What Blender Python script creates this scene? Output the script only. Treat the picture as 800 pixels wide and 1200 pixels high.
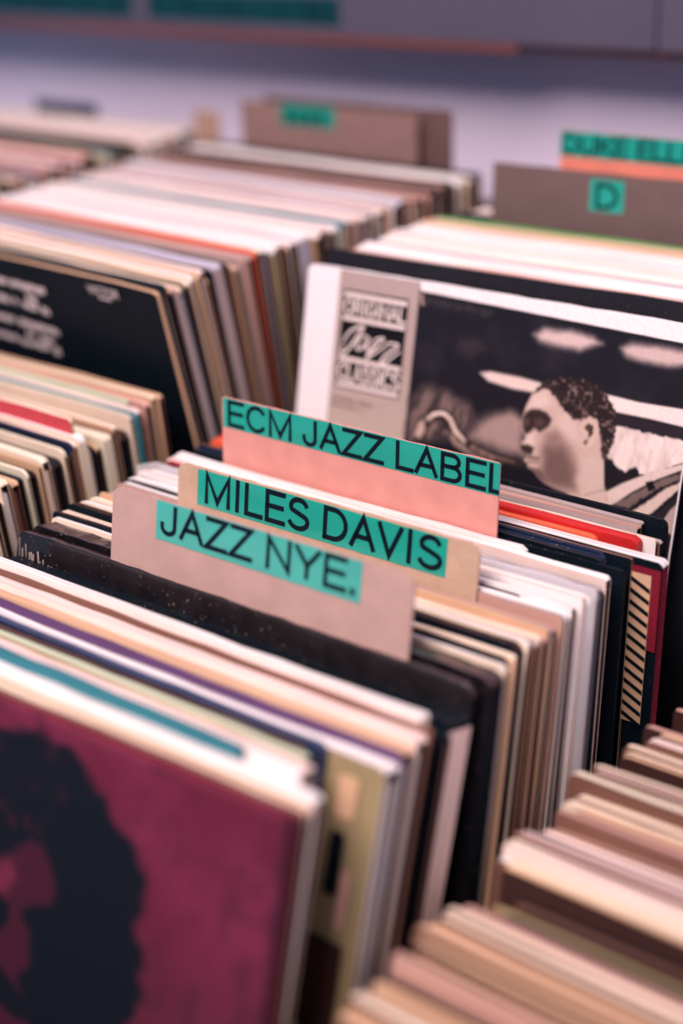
import bpy, math, random
import numpy as np
from mathutils import Matrix, Vector

for o in list(bpy.data.objects): bpy.data.objects.remove(o)
S = bpy.context.scene
COL = S.collection

# ------------------------------------------------------------------ camera, world, lights, exposure
cam_d = bpy.data.cameras.new('camera'); cam = bpy.data.objects.new('camera', cam_d); COL.objects.link(cam)
_c = np.array([400., 600.]); _vx = np.array([-1990, -75.]) - _c; _vy = np.array([1900, -290.]) - _c
F = math.sqrt(-(_vx @ _vy))
ex = -np.array([*_vx, F]); ex /= np.linalg.norm(ex)
ey = np.array([*_vy, F]); ey /= np.linalg.norm(ey)
ez = np.cross(ex, ey)
Rw = np.stack([ex, ey, ez], 1)                      # world -> view (x right, y down, z forward)
CAM = Vector((0.63439, -0.48581, 0.67815))
right, down, fwd = Vector(Rw[0]), Vector(Rw[1]), Vector(Rw[2])
mw = Matrix((( right.x, -down.x, -fwd.x, CAM.x), (right.y, -down.y, -fwd.y, CAM.y), (right.z, -down.z, -fwd.z, CAM.z), (0, 0, 0, 1)))
cam.matrix_world = mw
cam_d.sensor_fit = 'VERTICAL'; cam_d.sensor_height = 36; cam_d.sensor_width = 24
cam_d.lens = F / 1200 * 36
cam_d.clip_start = 0.02
cam_d.dof.use_dof = True
cam_d.dof.focus_distance = 0.828
cam_d.dof.aperture_fstop = 2.1
S.camera = cam

S.view_settings.view_transform = 'Standard'; S.view_settings.look = 'None'
S.view_settings.gamma = 1; S.view_settings.use_curve_mapping = False
S.view_settings.exposure = 0.0

def lin(c):
    return tuple(((v/255)/12.92 if v/255 <= .04045 else ((v/255+.055)/1.055)**2.4) for v in c)

W = bpy.data.worlds.new('room_light'); S.world = W; W.use_nodes = True
bg = W.node_tree.nodes['Background']; bg.inputs[0].default_value = (.44, .58, .88, 1); bg.inputs[1].default_value = .50

def area(name, loc, target, size, power, col, sy=None):
    d = bpy.data.lights.new(name, 'AREA'); d.energy = power; d.color = col; d.size = size
    if sy: d.shape = 'RECTANGLE'; d.size_y = sy
    o = bpy.data.objects.new(name, d); COL.objects.link(o); o.location = loc
    o.rotation_euler = (Vector(target)-Vector(loc)).to_track_quat('-Z', 'Y').to_euler()
    return o
area('ceiling_light_panel', (0.2, -1.0, 2.0), (0.0, .35, .3), 1.2, 68, (1, .82, .77), 1.0)
area('warm_side_fill', (1.9, 0.2, 1.9), (0.1, .2, .25), .9, 15, (1, .72, .60))  # weak warm fill added from the right, not a fixture of the shop

# ------------------------------------------------------------------ palette (sRGB)
P = dict(white=(243,232,230), cream=(236,214,192), ivory=(226,214,190), tan=(206,166,134), pinkish=(238,210,202), rose=(214,162,150),
    brown=(112,76,64), grey=(168,150,148), lavender=(188,180,196), black=(7,18,28), charcoal=(32,31,38), navy=(24,36,60), blue=(46,62,100),
    teal=(44,112,124), purple=(84,54,96), red=(196,34,36), orange=(232,96,62), green=(96,158,84), mint=(196,206,178), maroon=(120,20,42),
    kraft=(188,146,134), darkbrown=(58,36,34), bluegrey=(146,152,172), olive=(150,132,98))
WORD = dict(white='white', cream='cream', ivory='ivory', tan='tan', pinkish='pale pink', rose='dusty rose', brown='brown', grey='grey',
    lavender='pale lavender', black='black', charcoal='charcoal', navy='navy', blue='dark blue', teal='teal', purple='purple', red='red',
    orange='orange', green='green', mint='pale green', maroon='maroon', kraft='kraft brown', darkbrown='dark brown', bluegrey='blue-grey', olive='olive tan')

# ------------------------------------------------------------------ materials
_mats = {}
def mat(key, rgb, rough=.5, streak=0., speck=0., bump=0., coat=0., scale=(60, 60, 60), lo=.8, spec=None):
    k = (key, rgb, rough, streak, speck, bump, coat, scale)
    if k in _mats: return _mats[k]
    m = bpy.data.materials.new(key); m.use_nodes = True; nt = m.node_tree; N = nt.nodes; L = nt.links
    b = N['Principled BSDF']; b.inputs['Roughness'].default_value = rough; b.inputs['Specular IOR Level'].default_value = spec if spec is not None else (.12 if sum(rgb) < 150 else .3)
    b.inputs['Coat Weight'].default_value = coat; b.inputs['Coat Roughness'].default_value = .15
    base = lin(rgb)
    tc = N.new('ShaderNodeTexCoord'); mp = N.new('ShaderNodeMapping'); mp.inputs['Scale'].default_value = scale
    oi = N.new('ShaderNodeObjectInfo'); L.new(tc.outputs['Object'], mp.inputs['Vector'])
    ad = N.new('ShaderNodeVectorMath'); ad.operation = 'ADD'
    sc = N.new('ShaderNodeMath'); sc.operation = 'MULTIPLY'; sc.inputs[1].default_value = 37.0
    L.new(oi.outputs['Random'], sc.inputs[0]); L.new(mp.outputs[0], ad.inputs[0]); L.new(sc.outputs[0], ad.inputs[1])
    nz = N.new('ShaderNodeTexNoise'); nz.inputs['Scale'].default_value = 1; nz.inputs['Detail'].default_value = 4
    L.new(ad.outputs[0], nz.inputs['Vector'])
    mx = N.new('ShaderNodeMix'); mx.data_type = 'RGBA'
    mr = N.new('ShaderNodeMapRange'); mr.inputs[1].default_value = .35; mr.inputs[2].default_value = .68
    L.new(nz.outputs[0], mr.inputs[0]); L.new(mr.outputs[0], mx.inputs['Factor'])
    lo_c = tuple(v*(1-streak) for v in base); hi_c = tuple(min(1, v*(1+streak*.35)+.01*streak) for v in base)
    mx.inputs['A'].default_value = (*lo_c, 1); mx.inputs['B'].default_value = (*hi_c, 1)
    out = mx.outputs['Result']
    if speck:
        n2 = N.new('ShaderNodeTexNoise'); n2.inputs['Scale'].default_value = 420; n2.inputs['Detail'].default_value = 3
        L.new(tc.outputs['Object'], n2.inputs['Vector'])
        r2 = N.new('ShaderNodeMapRange'); r2.inputs[1].default_value = .66; r2.inputs[2].default_value = .74; r2.inputs[4].default_value = speck
        L.new(n2.outputs[0], r2.inputs[0])
        m2 = N.new('ShaderNodeMix'); m2.data_type = 'RGBA'; L.new(r2.outputs[0], m2.inputs['Factor']); L.new(out, m2.inputs['A'])
        m2.inputs['B'].default_value = (*lin((205, 180, 165)), 1) if sum(rgb) < 330 else (*lin((120, 92, 80)), 1)
        out = m2.outputs['Result']
    L.new(out, b.inputs['Base Color'])
    if bump:
        bp = N.new('ShaderNodeBump'); bp.inputs['Strength'].default_value = bump; bp.inputs['Distance'].default_value = .002
        L.new(nz.outputs[0], bp.inputs['Height']); L.new(bp.outputs[0], b.inputs['Normal'])
    _mats[k] = m; return m

EDGE_SC = (7, 520, 30); SIDE_SC = (40, 700, 5)
def m_edge(c, gloss=False):
    dark = sum(P[c]) < 260
    return mat('card_edge_'+c, P[c], .45 if dark else .6, .42, .35 if dark else .18, 0, 0, EDGE_SC)
def m_face(c): return mat('printed_card_'+c, P[c], .55, .10, .06, 0, 0, (25, 25, 25))
def m_side(c):
    return mat('card_side_'+c, P[c], .6, .34, .22, 0, 0, SIDE_SC)
def m_inner(c): return mat('paper_'+c, P[c], .7, .25, 0, 0, 0, SIDE_SC)

# ------------------------------------------------------------------ mesh helpers
def mesh_obj(name, verts, faces, mats, mi=None, parent=None, smooth=False):
    me = bpy.data.meshes.new(name); me.from_pydata([tuple(v) for v in verts], [], faces)
    for m in mats: me.materials.append(m)
    if mi is not None: me.polygons.foreach_set('material_index', mi)
    if smooth: me.polygons.foreach_set('use_smooth', [True]*len(me.polygons))
    me.update(); me.validate()
    o = bpy.data.objects.new(name, me); COL.objects.link(o)
    if parent: o.parent = parent
    return o

def tag(o, label=None, cat=None, group=None, kind=None):
    if label: o['label'] = label
    if cat: o['category'] = cat
    if group: o['group'] = group
    if kind: o['kind'] = kind
    return o

def corner(x, w, h, r):
    """height of a rounded-corner outline at x"""
    d = min(x, w-x)
    if d >= r: return h
    return h - r + math.sqrt(max(0, r*r-(r-d)**2))

def xcols(w, r, n):
    xs = [0, .12*r, .4*r, r] + [r+(w-2*r)*i/n for i in range(1, n)] + [w-r, w-.4*r, w-.12*r, w]
    return xs

BOW = [0.]     # neighbours share the same gentle bow so that packed sleeves nest
def jacket_mesh(w, h, t, r, n, rng, top_m, face_m, side_m, inner_m, open_side, tw=0.0):
    """hollow card jacket, mouth on +x when open_side, else a closed spine"""
    xs = xcols(w, r, n); zs = [0, .3, .6, .85, .95, 1.]
    a1 = .0016*math.sin(BOW[0]*31+1)+rng.uniform(-.00012, .00012); a2 = .0008*math.cos(BOW[0]*23); wob = [rng.uniform(-.0004, .0004) for _ in xs]
    def bend(x, z): return a1*math.sin(math.pi*x/w)*(z/h) + a2*math.sin(2*math.pi*x/w)*(z/h)**2
    V = []; Fc = []; MI = []
    def grid(y, inset, topc):
        idx = []
        for i, x in enumerate(xs):
            col = []
            xx = min(max(x, inset), w) if not (open_side and x > w-inset) else w
            if not open_side: xx = min(xx, w-inset)
            H = corner(x, w, h, r) - topc + wob[i]
            for q in zs:
                z = inset + (H-inset)*q
                V.append((xx, y+bend(x, z), z)); col.append(len(V)-1)
            idx.append(col)
        return idx
    A = grid(0, 0, 0); B = grid(t, 0, 0)
    nx, nz = len(xs), len(zs)
    for i in range(nx-1):
        for j in range(nz-1):
            Fc.append((A[i][j], A[i+1][j], A[i+1][j+1], A[i][j+1])); MI.append(1)
            Fc.append((B[i+1][j], B[i][j], B[i][j+1], B[i+1][j+1])); MI.append(1)
        Fc.append((A[i][-1], A[i+1][-1], B[i+1][-1], B[i][-1])); MI.append(0)
        Fc.append((A[i+1][0], A[i][0], B[i][0], B[i+1][0])); MI.append(0)
    for j in range(nz-1):
        Fc.append((B[0][j], A[0][j], A[0][j+1], B[0][j+1])); MI.append(2)
    if not open_side:
        for j in range(nz-1):
            Fc.append((A[-1][j], B[-1][j], B[-1][j+1], A[-1][j+1])); MI.append(2)
    else:
        c = min(.0006, t*.22)
        C = grid(c, c, c); D = grid(t-c, c, c)
        for i in range(nx-1):
            for j in range(nz-1):
                Fc.append((C[i+1][j], C[i][j], C[i][j+1], C[i+1][j+1])); MI.append(3)
                Fc.append((D[i][j], D[i+1][j], D[i+1][j+1], D[i][j+1])); MI.append(3)
            Fc.append((C[i+1][-1], C[i][-1], D[i][-1], D[i+1][-1])); MI.append(3)
            Fc.append((C[i][0], C[i+1][0], D[i+1][0], D[i][0])); MI.append(3)
        for j in range(nz-1):
            Fc.append((C[0][j], D[0][j], D[0][j+1], C[0][j+1])); MI.append(3)
            Fc.append((A[-1][j], C[-1][j], C[-1][j+1], A[-1][j+1])); MI.append(2)
            Fc.append((D[-1][j], B[-1][j], B[-1][j+1], D[-1][j+1])); MI.append(2)
        Fc.append((A[-1][-1], C[-1][-1], D[-1][-1], B[-1][-1])); MI.append(2)
        Fc.append((A[-1][0], B[-1][0], D[-1][0], C[-1][0])); MI.append(2)
    return V, Fc, MI, [top_m, face_m, side_m, inner_m], bend

def inner_mesh(w, h, y0, y1, bend, rng):
    x0, x1 = .004, w-rng.uniform(.0008, .004); z0, z1 = .002, h-rng.uniform(.002, .006)
    V = []; Fc = []
    xs = [x0+(x1-x0)*i/6 for i in range(7)]; zs = [z0, z0+(z1-z0)*.5, z1-.006, z1]
    idx = []
    for y in (y0, y1):
        g = []
        for i, x in enumerate(xs):
            col = []
            for j, z in enumerate(zs):
                zz = z - (.003 if (j == 3 and i in (0, 6)) else 0)
                V.append((x, y+bend(x, zz), zz)); col.append(len(V)-1)
            g.append(col)
        idx.append(g)
    A, B = idx
    for i in range(6):
        for j in range(3):
            Fc.append((A[i][j], A[i+1][j], A[i+1][j+1], A[i][j+1])); Fc.append((B[i+1][j], B[i][j], B[i][j+1], B[i+1][j+1]))
        Fc.append((A[i][-1], A[i+1][-1], B[i+1][-1], B[i][-1])); Fc.append((A[i+1][0], A[i][0], B[i][0], B[i+1][0]))
    for j in range(3):
        Fc.append((A[6][j], B[6][j], B[6][j+1], A[6][j+1])); Fc.append((B[0][j], A[0][j], A[0][j+1], B[0][j+1]))
    return V, Fc

def place(o, x, y, z, lean, rz=0):
    """lean = dy/dz; base of the front face such that its top reaches (.., y, z)"""
    o.rotation_euler = (-math.atan(lean), 0, rz)

def sleeve(x0, y, ztop, t, lean, top, face=None, side=None, w=.315, base=0., rz=0., is_open=True, rng=None,
           name='record_sleeve', n=8, inner='white', box=False, pivot='right', r=None, gap_inner=True):
    """top-front edge passes through (pivot side x, y, ztop)"""
    face = face or top; side = side or top
    th = math.atan(lean); h = (ztop-base)/math.cos(th)
    r = r or rng.uniform(.0015, .005); BOW[0] = y
    rot = Matrix.Rotation(rz, 4, 'Z') @ Matrix.Rotation(-th, 4, 'X')
    px = w if pivot == 'right' else 0
    loc = Vector((x0+px, y, ztop)) - rot @ Vector((px, 0, h))
    V, Fc, MI, ms, bend = jacket_mesh(w, h, t, r, n, rng, m_edge(top), m_face(face), m_side(side), m_inner('darkbrown'), is_open and t > .0018)
    o = mesh_obj(name, V, Fc, ms, MI)
    o.location = loc; o.rotation_euler = (-th, 0, rz); o.rotation_euler = rot.to_euler()
    if is_open and t > .0018 and gap_inner:
        c = min(.0006, t*.22); g = t-2*c
        # one or more inner sleeves, with small gaps
        k = max(1, int(g/.0024)); step = g/k
        for q in range(k):
            a = c + q*step + step*.14; b = c + (q+1)*step - step*.16
            v, f = inner_mesh(w, h, a, b, bend, rng)
            ic = rng.choice([inner, inner, 'cream', side])
            mesh_obj('inner_sleeve', v, f, [m_inner(ic)], None, o)
    return o, h

# ------------------------------------------------------------------ the setting
def boxm(name, a, b, m, parent=None, bev=.002):
    x0, y0, z0 = a; x1, y1, z1 = b
    V = [(x, y, z) for x in (x0, x1) for y in (y0, y1) for z in (z0, z1)]
    Fc = [(0, 1, 3, 2), (4, 6, 7, 5), (0, 4, 5, 1), (2, 3, 7, 6), (0, 2, 6, 4), (1, 5, 7, 3)]
    o = mesh_obj(name, V, Fc, [m], None, parent)
    if bev:
        md = o.modifiers.new('edge', 'BEVEL'); md.width = bev; md.segments = 2
    return o

wall_m = mat('painted_wall', (226, 212, 236), .7, .05, 0, .05, 0, (6, 6, 6))
floor_m = mat('shop_floor', (96, 84, 80), .6, .2, 0, 0, 0, (3, 3, 3))
tag(boxm('floor', (-2.2, -2.2, -.92), (2.4, .80, -.88), floor_m, bev=0), kind='structure')
tag(boxm('wall_back', (-2.2, .74, -.88), (2.4, .80, 2.6), wall_m, bev=0), kind='structure')

wood_m = mat('dark_stained_wood', (30, 25, 28), .5, .3, 0, .1, .1, (3, 60, 60))
rack = tag(bpy.data.objects.new('record_browser', None), 'dark stained wooden record browser with two tiers of bins full of sleeves', 'record rack')
COL.objects.link(rack); rack.location = (0, 0, -.88)
def rp(name, a, b, bev=.002):
    o = boxm(name, (a[0], a[1], a[2]+.88), (b[0], b[1], b[2]+.88), wood_m, rack, bev); return o
rp('bin_floor', (-.76, -.32, -.03), (.72, .205, -.002))
rp('rear_bin_floor', (-.76, .222, .07), (.72, .70, .098))
rp('tier_step', (-.76, .207, -.03), (.72, .2205, .098))
rp('front_panel', (-.76, -.345, -.03), (.72, -.322, .17))
rp('back_panel', (-.76, .701, -.03), (.72, .718, .34))
for x in (-.3755, -.0235, .3265):
    rp('partition', (x, -.320, -.001), (x+.012, .206, .17)); rp('partition', (x, .2225, .099), (x+.012, .700, .25))
for x in (-.775, .722): rp('end_panel', (x, -.345, -.86), (x+.015, .72, .20))
rp('plinth', (-.758, -.32, -.87), (.72, .70, -.80))

# upper display shelf on the back wall
shelf_m = mat('grey_laminate', (84, 78, 96), .6, .06, 0, 0, 0, (8, 8, 8))
edge_m = mat('red_brown_wood_edge', (122, 64, 56), .55, .2, 0, 0, .1, (4, 60, 60))
tape_m = mat('teal_label_tape', (26, 158, 142), .35, .10, 0, .02, .5, (20, 60, 60))
dtape_m = mat('dark_teal_label_tape', (0, 66, 74), .4, .15, 0, 0, .3, (20, 60, 60))
ink_m = mat('dark_ink', (10, 22, 34), .45, .0)
shelf = tag(bpy.data.objects.new('wall_shelf', None), 'long grey wall shelf with red-brown lower edge and dark teal label strips', 'shelf')
COL.objects.link(shelf); shelf.location = (-.35, .70, .489)
def sp(name, a, b, m, bev=.0008):
    return boxm(name, (a[0]+.35, a[1]-.70, a[2]-.489), (b[0]+.35, b[1]-.70, b[2]-.489), m, shelf, bev)
sp('shelf_board', (-1.6, .668, .489), (1.2, .738, .4945), edge_m)
sp('fascia_panel', (-1.6, .660, .4952), (.0625, .672, .64), shelf_m)
sp('fascia_panel', (.0645, .660, .4952), (1.2, .672, .64), shelf_m)
sp('edge_strip', (-1.6, .6585, .4890), (-.07, .6675, .4948), edge_m, .0006)

# ------------------------------------------------------------------ lettering
def text_mesh(body, shear=0):
    cu = bpy.data.curves.new('t', 'FONT'); cu.body = body; cu.size = 1; cu.extrude = 0; cu.shear = shear; cu.resolution_u = 4
    ob = bpy.data.objects.new('t', cu); COL.objects.link(ob)
    dg = bpy.context.evaluated_depsgraph_get(); me = bpy.data.meshes.new_from_object(ob.evaluated_get(dg))
    V = np.array([v.co[:] for v in me.vertices]); Fc = [tuple(p.vertices) for p in me.polygons]
    bpy.data.objects.remove(ob); bpy.data.meshes.remove(me)
    return V[:, :2], Fc

def letters(body, x0, x1, z0, z1, y=-.0002, shear=0, yfun=None):
    """letters filling the box x0..x1, z0..z1 in the local xz plane"""
    V, Fc = text_mesh(body, shear)
    mn, mx = V.min(0), V.max(0)
    V = (V-mn)/(mx-mn)
    out = [(x0+(x1-x0)*a, (yfun(x0+(x1-x0)*a) if yfun else y), z0+(z1-z0)*b) for a, b in V]
    return out, Fc

_A = lambda cx, cz, rx, rz_, a0, a1, n=14: [(cx+rx*math.cos(math.radians(a0+(a1-a0)*i/n)), cz+rz_*math.sin(math.radians(a0+(a1-a0)*i/n))) for i in range(n+1)]
# grotesque capitals as centre lines in a box (advance width, strokes); height 1
GLYPH = {
 'A': (.68, [[(.03, 0), (.34, 1), (.65, 0)], [(.14, .34), (.54, .34)]]),
 'B': (.68, [[(.36, .53), (.08, .53), (.08, 1), (.38, 1)] + _A(.38, .765, .19, .235, 90, -90), [(.08, .53), (.08, 0), (.40, 0)] + _A(.40, .265, .215, .265, -90, 90)]),
 'C': (.74, [_A(.39, .5, .32, .5, 38, 322, 26)]),
 'D': (.74, [[(.08, 0), (.08, 1), (.32, 1)] + _A(.32, .5, .35, .5, 90, -90, 20) + [(.08, 0)]]),
 'E': (.62, [[(.57, 1), (.08, 1), (.08, 0), (.58, 0)], [(.08, .52), (.53, .52)]]),
 'G': (.78, [_A(.39, .5, .32, .5, 40, 345, 26) + [(.71, .46), (.42, .46)]]),
 'I': (.27, [[(.135, 0), (.135, 1)]]),
 'J': (.53, [[(.43, 1), (.43, .26)] + _A(.24, .24, .19, .24, 0, -180, 12) + [(.05, .34)]]),
 'K': (.69, [[(.08, 0), (.08, 1)], [(.60, 1), (.08, .38)], [(.25, .58), (.64, 0)]]),
 'L': (.57, [[(.08, 1), (.08, 0), (.54, 0)]]),
 'M': (.86, [[(.08, 0), (.08, 1), (.43, .05), (.78, 1), (.78, 0)]]),
 'N': (.73, [[(.08, 0), (.08, 1), (.65, 0), (.65, 1)]]),
 'O': (.78, [_A(.39, .5, .33, .5, 0, 360, 30)]),
 'R': (.70, [[(.08, 0), (.08, 1), (.40, 1)] + _A(.40, .755, .20, .245, 90, -90) + [(.08, .51)], [(.38, .51), (.62, 0)]]),
 'S': (.68, [_A(.34, .745, .235, .255, 20, 200, 12) + [(.14, .62), (.34, .53), (.52, .44)] + _A(.34, .27, .27, .27, 25, -160, 14)]),
 'T': (.62, [[(.31, 0), (.31, 1)], [(.03, 1), (.59, 1)]]),
 'U': (.73, [[(.08, 1), (.08, .30)] + _A(.365, .29, .285, .29, 180, 360, 16) + [(.65, 1)]]),
 'V': (.66, [[(.03, 1), (.33, 0), (.63, 1)]]),
 'Y': (.68, [[(.03, 1), (.34, .42), (.65, 1)], [(.34, .42), (.34, 0)]]),
 'Z': (.64, [[(.05, 1), (.58, 1), (.04, 0), (.60, 0)]]),
 '.': (.26, [[(.10, .0), (.10, .07)]]), ' ': (.22, [])}

def stroke_text(body, x0, x1, z0, z1, y, wt=.115, yf=None):
    """capitals of even stroke filling x0..x1, z0..z1; stroke width = wt * height"""
    TR = .07; adv = sum(GLYPH[c][0]+TR for c in body)-TR; H = z1-z0; hw = wt*H/2; sx = (x1-x0)/adv
    V = []; Fc = []; pen = x0
    for c in body:
        a, strokes = GLYPH[c]
        for st in strokes:
            pts = []
            for (u, v) in st:
                q = (pen+u*sx, z0+hw+v*(H-2*hw))
                if not pts or math.dist(q, pts[-1]) > 1e-6: pts.append(q)
            n = len(pts); L_ = []
            for i, p in enumerate(pts):
                d0 = np.array(p)-np.array(pts[i-1]) if i else np.array(pts[1])-np.array(p)
                d1 = np.array(pts[i+1])-np.array(p) if i < n-1 else d0
                d0 = d0/np.linalg.norm(d0); d1 = d1/np.linalg.norm(d1)
                n0 = np.array([-d0[1], d0[0]]); n1 = np.array([-d1[1], d1[0]]); mn = n0+n1; ln = np.linalg.norm(mn)
                mn = mn/ln if ln > .05 else n0
                k = min(1/max(.3, mn@n0), 2.4)
                e = np.array(p, float)
                if i == 0: e = e-d0*hw*(1 if c in 'EFLTIKBDMNHUZP.' else .6)
                if i == n-1: e = e+d1*hw*(1 if c in 'EFLTIKBDMNHUZP.' else .6)
                L_.append((e+mn*hw*k, e-mn*hw*k))
            b = len(V)
            for (p, q) in L_:
                V.append((p[0], yf(p[0]) if yf else y, p[1])); V.append((q[0], yf(q[0]) if yf else y, q[1]))
            for i in range(n-1): Fc.append((b+2*i, b+2*i+1, b+2*i+3, b+2*i+2))
        pen += (a+TR)*sx
    return V, Fc

def combine(parts):
    V = []; Fc = []; MI = []
    for v, f, m in parts:
        k = len(V); V += list(v); Fc += [tuple(i+k for i in q) for q in f]; MI += [m]*len(f)
    return V, Fc, MI

# illegible dark lettering on the two blurred shelf labels
for (xa, xb) in ((-.78, -.5395), (-.516, -.264)):
    st = sp('label_strip', (xa, .6588, .505), (xb, .6599, .531), dtape_m, 0)
    rng = random.Random(5); parts = []; x = xa+.006
    while x < xb-.012:
        wd = rng.uniform(.005, .009)
        for q in range(rng.choice([1, 2])):
            xx = x+q*(wd-.0022)
            parts.append(([(xx+.35, -.0414, .0195), (xx+.0022+.35, -.0414, .0195), (xx+.0022+.35, -.0414, .038), (xx+.35, -.0414, .038)], [(0, 1, 2, 3)], 0))
        x += wd+.003
    V, Fc, MI = combine(parts); mesh_obj('lettering', V, Fc, [ink_m], MI, st)

# ------------------------------------------------------------------ divider cards
def divider(x0, x1, y, ztop, colr, label_box, text, tbox, label, rz=0, lean=0., base=.05, cut='round', r=.008, t=.0016, clip=None,
            strip_mat=None, lean_w=0.):
    w = x1-x0; th = math.atan(lean); h = (ztop-base)/math.cos(th); rng = random.Random(len(label))
    if cut == 'worn':
        V, Fc, MI, ms, _ = jacket_mesh(w, h, t, r, 24, rng, mat('card_rim_'+label[:6], tuple(min(255, int(c*1.04)) for c in colr), .8, .25, .3, 0, 0, (200, 200, 200)),
                                       mat('divider_card_'+label[:6], colr, .75, .10, .12, .25, 0, (90, 90, 90)),
                                       mat('card_rim_'+label[:6], colr, .8, .25, .3, 0, 0, (200, 200, 200)), m_inner('brown'), False)
    else:
        V, Fc, MI, ms, _ = jacket_mesh(w, h, t, r, 24, rng, mat('card_rim_'+label[:6], tuple(int(c*.97) for c in colr), .8, .2, .1, 0, 0, (200, 200, 200)),
                                       mat('divider_card_'+label[:6], colr, .75, .08, .10, .15, 0, (70, 70, 70)),
                                       mat('card_rim_'+label[:6], colr, .8, .2, .1, 0, 0, (200, 200, 200)), m_inner('brown'), False)
    # keep the sheet flat (bend=0 at the label): rebuild y without bend
    V = [(a, (0 if k < len(V)//2 else t), c) for k, (a, b, c) in enumerate(V)]
    o = mesh_obj('divider_card', V, Fc, ms, MI)
    rot = Matrix.Rotation(rz, 4, 'Z') @ Matrix.Rotation(-th, 4, 'X') @ Matrix.Rotation(lean_w, 4, 'Y')
    o.location = Vector((x0, y, ztop)) - rot @ Vector((0, 0, h)); o.rotation_euler = rot.to_euler()
    tag(o, label, 'divider card', 'divider cards standing among the records')
    if label_box:
        a, b, c, d = label_box     # x from left, s from top (m)
        nn = 30; rr = random.Random(3)
        LV = []; LF = []
        for i in range(nn+1):
            x = a+(b-a)*i/nn; e = .00008*math.sin(i*1.7)+rr.uniform(-.00008, .00008)
            tp = h-c
            if cut == 'fold': tp = min(tp, h+.0001)
            LV += [(x, -.00025-abs(e)*.5, h-d+e), (x, -.00025-abs(e)*.5, tp+e)]
        k = len(LV)
        LV += [(x, -.00002, z) for x, y_, z in LV]
        for i in range(nn):
            p = 2*i
            LF += [(p, p+2, p+3, p+1), (k+p, k+p+1, k+p+3, k+p+2), (p+1, p+3, k+p+3, k+p+1), (p, k+p, k+p+2, p+2)]
        LF += [(0, 1, k+1, k), (2*nn, k+2*nn, k+2*nn+1, 2*nn+1)]
        strip = mesh_obj('label_strip', LV, LF, [strip_mat or tape_m], None, o)
        if text:
            tx0, tx1, tc, td = tbox
            v, f = stroke_text(text, tx0, tx1, h-td, h-tc, -.00050, wt=.148)
            if clip is not None: v = [(min(a_, clip), b_, c_) for a_, b_, c_ in v]
            mesh_obj('lettering', v, f, [ink_m], None, strip)
    return o

# ------------------------------------------------------------------ record sleeves, bin by bin
def lerp(kn, v):
    if v <= kn[0][0]: return kn[0][1]
    for (a, b), (c, d) in zip(kn, kn[1:]):
        if v <= c: return b+(d-b)*(v-a)/(c-a)
    return kn[-1][1]

COUNT = {}
def section(key, phrase, rows, x0, zt, base, leank, rzk=((0, 0),), pivot='right', tf=1., seed=1, w=.315, zj=.0015, xj=.0018, n=8, yoff=0):
    """rows: (y, t_mm, top, face, side, opts) front to back"""
    rng = random.Random(seed); out = []
    names = [WORD[r[2]] for r in rows]
    for i, r in enumerate(rows):
        y, t, top = r[0], r[1]/1000, r[2]
        face = r[3] if len(r) > 3 and r[3] else top; side = r[4] if len(r) > 4 and r[4] else top
        op = r[5] if len(r) > 5 else {}
        zz = zt + op.get('dz', rng.uniform(-zj, zj)); ww = op.get('w', w); xx = x0 + op.get('dx', rng.uniform(-xj, xj))
        tt = t*tf
        o, h = sleeve(xx, y+yoff, zz, tt, op.get('lean', lerp(leank, y)), top, face, side, ww, base, op.get('rz', lerp(rzk, y)),
                      op.get('open', rng.random() < .78), rng, n=n, inner=op.get('inner', 'white'), pivot=pivot, r=op.get('r'),
                      name=op.get('name', 'record_sleeve'))
        kind = 'thin' if r[1] < 2.6 else ('thick' if r[1] > 6.5 else '')
        own = (kind+' '+WORD[top]).strip()
        if 'label' in op: lab = op['label']
        else:
            side_w = '' if side == top else ' with '+WORD[side]+' side'
            a = names[i-1] if i else None; b = names[i+1] if i+1 < len(rows) else None
            if a and b: nb = 'between '+a+' and '+b+' ones'
            elif b: nb = 'in front of a '+b+' one'
            else: nb = 'behind a '+a+' one'
            lab = f'{own} sleeve{side_w} {nb}, {phrase}'
            if len(lab.replace('-', ' ').split()) > 16: lab = f'{own} sleeve {nb}, {phrase}'
        tag(o, lab, 'record sleeve', f'record sleeves in the {key}')
        out.append((o, h, r))
    return out

def fill(rows, y0, y1, pal, rng, tmin=3, tmax=6, gap=.6, sides=None):
    """pack rows from y0 to y1 with colours cycled in order from pal"""
    y = y0; i = 0
    while y < y1-.002:
        t = rng.uniform(tmin, tmax)
        t = min(t, (y1-y)*1000)
        c = pal[i % len(pal)] if rng.random() < .8 else rng.choice(pal)
        rows.append((y, t-gap, c, None, rng.choice(sides) if sides else None))
        y += t/1000; i += 1

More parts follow.
